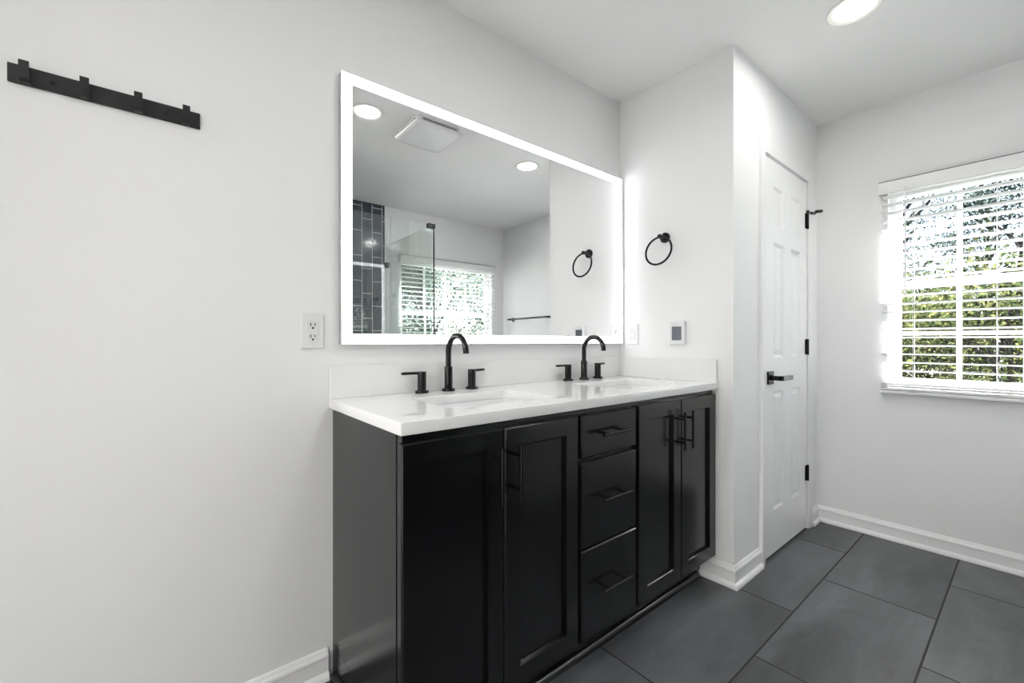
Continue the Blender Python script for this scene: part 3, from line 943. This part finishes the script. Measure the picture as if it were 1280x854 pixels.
obj('drain', bm, M['chrome'], root, world=True, smooth=40)

# ------------------------------------------------------------------ outside: ground and trees
GZ = -2.9
M['grass'] = mat('grass_ground', (0.006, 0.009, 0.003), 0.9, noise=0.5, nscale=1.2)
bm = B(); add_box(bm, -30, 60, -60, 30, GZ - 0.2, GZ)
struct('ground', bm, M['grass'], 'grassy ground below the trees outside the windows', 'ground')

def leaf_mat(name, c1, c2, c3):
    m = bpy.data.materials.new(name)
    m.use_nodes = True
    nt = m.node_tree
    b = nt.nodes['Principled BSDF']
    g = nn(m, 'ShaderNodeNewGeometry')
    r = nn(m, 'ShaderNodeValToRGB')
    r.color_ramp.elements[0].color = (*c1, 1); r.color_ramp.elements[1].color = (*c3, 1)
    e = r.color_ramp.elements.new(0.5); e.color = (*c2, 1)
    nt.links.new(g.outputs['Random Per Island'], r.inputs['Fac'])
    nt.links.new(r.outputs['Color'], b.inputs['Base Color'])
    b.inputs['Roughness'].default_value = 0.8
    b.inputs['Specular IOR Level'].default_value = 0.0
    tl = nn(m, 'ShaderNodeBsdfTranslucent')
    nt.links.new(r.outputs['Color'], tl.inputs['Color'])
    mx = nn(m, 'ShaderNodeMixShader'); mx.inputs[0].default_value = 0.5
    nt.links.new(b.outputs[0], mx.inputs[1]); nt.links.new(tl.outputs[0], mx.inputs[2])
    nt.links.new(mx.outputs[0], nt.nodes['Material Output'].inputs['Surface'])
    return m
M['leaf_dark'] = leaf_mat('leaf_olive', (0.006, 0.010, 0.004), (0.015, 0.021, 0.007), (0.044, 0.043, 0.018))
M['leaf_light'] = leaf_mat('leaf_fresh', (0.009, 0.014, 0.011), (0.013, 0.018, 0.014), (0.019, 0.024, 0.019))
M['leaf_overexposed'] = leaf_mat('leaf_overexposed', (0.030, 0.046, 0.034), (0.042, 0.058, 0.044), (0.058, 0.072, 0.058))  # leaf colour lightened to imitate an overexposed view out the rear window
M['bark'] = mat('bark', (0.012, 0.010, 0.009), 0.9, noise=0.4, nscale=6)

def tree_parts(seed, height, crown_r, crown_z0, nclump, nleaf, leaf, leafmat, root):
    rng = np.random.default_rng(seed)
    rnd = random.Random(seed)
    bm = B()
    path = [(0, 0, 0)]
    for i in range(1, 7):
        path.append((rnd.uniform(-.12, .12) * i / 3, rnd.uniform(-.12, .12) * i / 3, height * 0.86 * i / 6))
    r0 = 0.03 * height ** 0.8
    add_tube(bm, path, [r0 * (1 - 0.85 * i / 6) for i in range(7)], 8)
    cl = []
    for i in range(nclump):
        h = rnd.uniform(crown_z0, height)
        f = (h - crown_z0) / max(height - crown_z0, .01)
        rad = crown_r * math.sqrt(max(0.05, 1 - (2 * f - 0.8) ** 2 / 1.5))
        a = rnd.uniform(0, 2 * PI); q = rad * math.sqrt(rnd.random())
        c = Vector((q * math.cos(a), q * math.sin(a), h))
        cl.append(c)
        if i % 2 == 0:
            b0 = Vector((0, 0, max(h - q * 0.9 - 0.2, height * 0.12)))
            mid = (b0 + c) / 2 + Vector((rnd.uniform(-.15, .15), rnd.uniform(-.15, .15), 0.1))
            add_tube(bm, [b0, mid, c], [r0 * .35, r0 * .2, r0 * .06], 5)
    obj('trunk', bm, M['bark'], root, smooth=60)
    per = nleaf // nclump
    cs = np.repeat(np.array([tuple(c) for c in cl]), per, axis=0)
    n = len(cs)
    off = rng.normal(size=(n, 3)) * np.array([.42, .42, .28]) * crown_r * 0.42
    cen = cs + off
    d1 = rng.normal(size=(n, 3)); d1 /= np.linalg.norm(d1, axis=1)[:, None]
    d2 = np.cross(d1, rng.normal(size=(n, 3))); d2 /= np.linalg.norm(d2, axis=1)[:, None]
    L = leaf * rng.uniform(.6, 1.3, size=(n, 1))
    Wd = L * 0.45
    v = np.stack([cen - d1 * L, cen + d2 * Wd, cen + d1 * L, cen - d2 * Wd], axis=1).reshape(-1, 3)
    faces = [(4 * i, 4 * i + 1, 4 * i + 2, 4 * i + 3) for i in range(n)]
    me = bpy.data.meshes.new('foliage')
    me.from_pydata(v.tolist(), [], faces)
    me.materials.append(leafmat)
    o = bpy.data.objects.new('foliage', me); COL.objects.link(o); o.parent = root

LB = 'olive green shrubby tree outside, seen through the lower window panes'
LT = 'tall slender fresh green tree outside, seen against the sky through blinds'
LR = 'leafy green tree outside the rear window, seen only in the mirror'
t1 = thing('shrub_tree', LB, 'tree', (9.0, -1.2, GZ), 0, 'shrubby trees outside the right window')
tree_parts(3, 5.0, 1.7, 0.5, 90, 26000, 0.040, M['leaf_dark'], t1)
for x, y, r in ((9.6, 1.4, 1.0), (11.5, 0.1, 2.2), (8.6, -4.2, 3.5), (13.5, -2.4, 4.4), (13.2, 3.0, 5.2), (15.5, 0.8, 0.4)):
    dup(t1, (x, y, GZ), r)
t2 = thing('slender_tree', LT, 'tree', (12.0, 1.6, GZ), 0, 'slender trees outside the right window')
tree_parts(8, 9.5, 1.5, 3.0, 70, 15000, 0.040, M['leaf_light'], t2)
for x, y, r in ((15.5, -1.4, 1.9), (17.5, 1.2, 3.0), (16.0, 4.4, 4.1), (19.5, -3.4, 5.3), (21.0, 3.2, 0.7), (22.5, -0.4, 2.4)):
    dup(t2, (x, y, GZ), r)
t3 = thing('leafy_tree', LR, 'tree', (5.5, -9.0, GZ), 0, 'leafy trees outside the rear window')
tree_parts(21, 7.5, 2.3, 0.8, 80, 22000, 0.055, M['leaf_overexposed'], t3)
for x, y, r in ((9.0, -10.0, 1.2), (2.0, -10.5, 2.6), (12.5, -12.5, 3.7), (6.5, -13.0, 4.9)):
    dup(t3, (x, y, GZ), r)
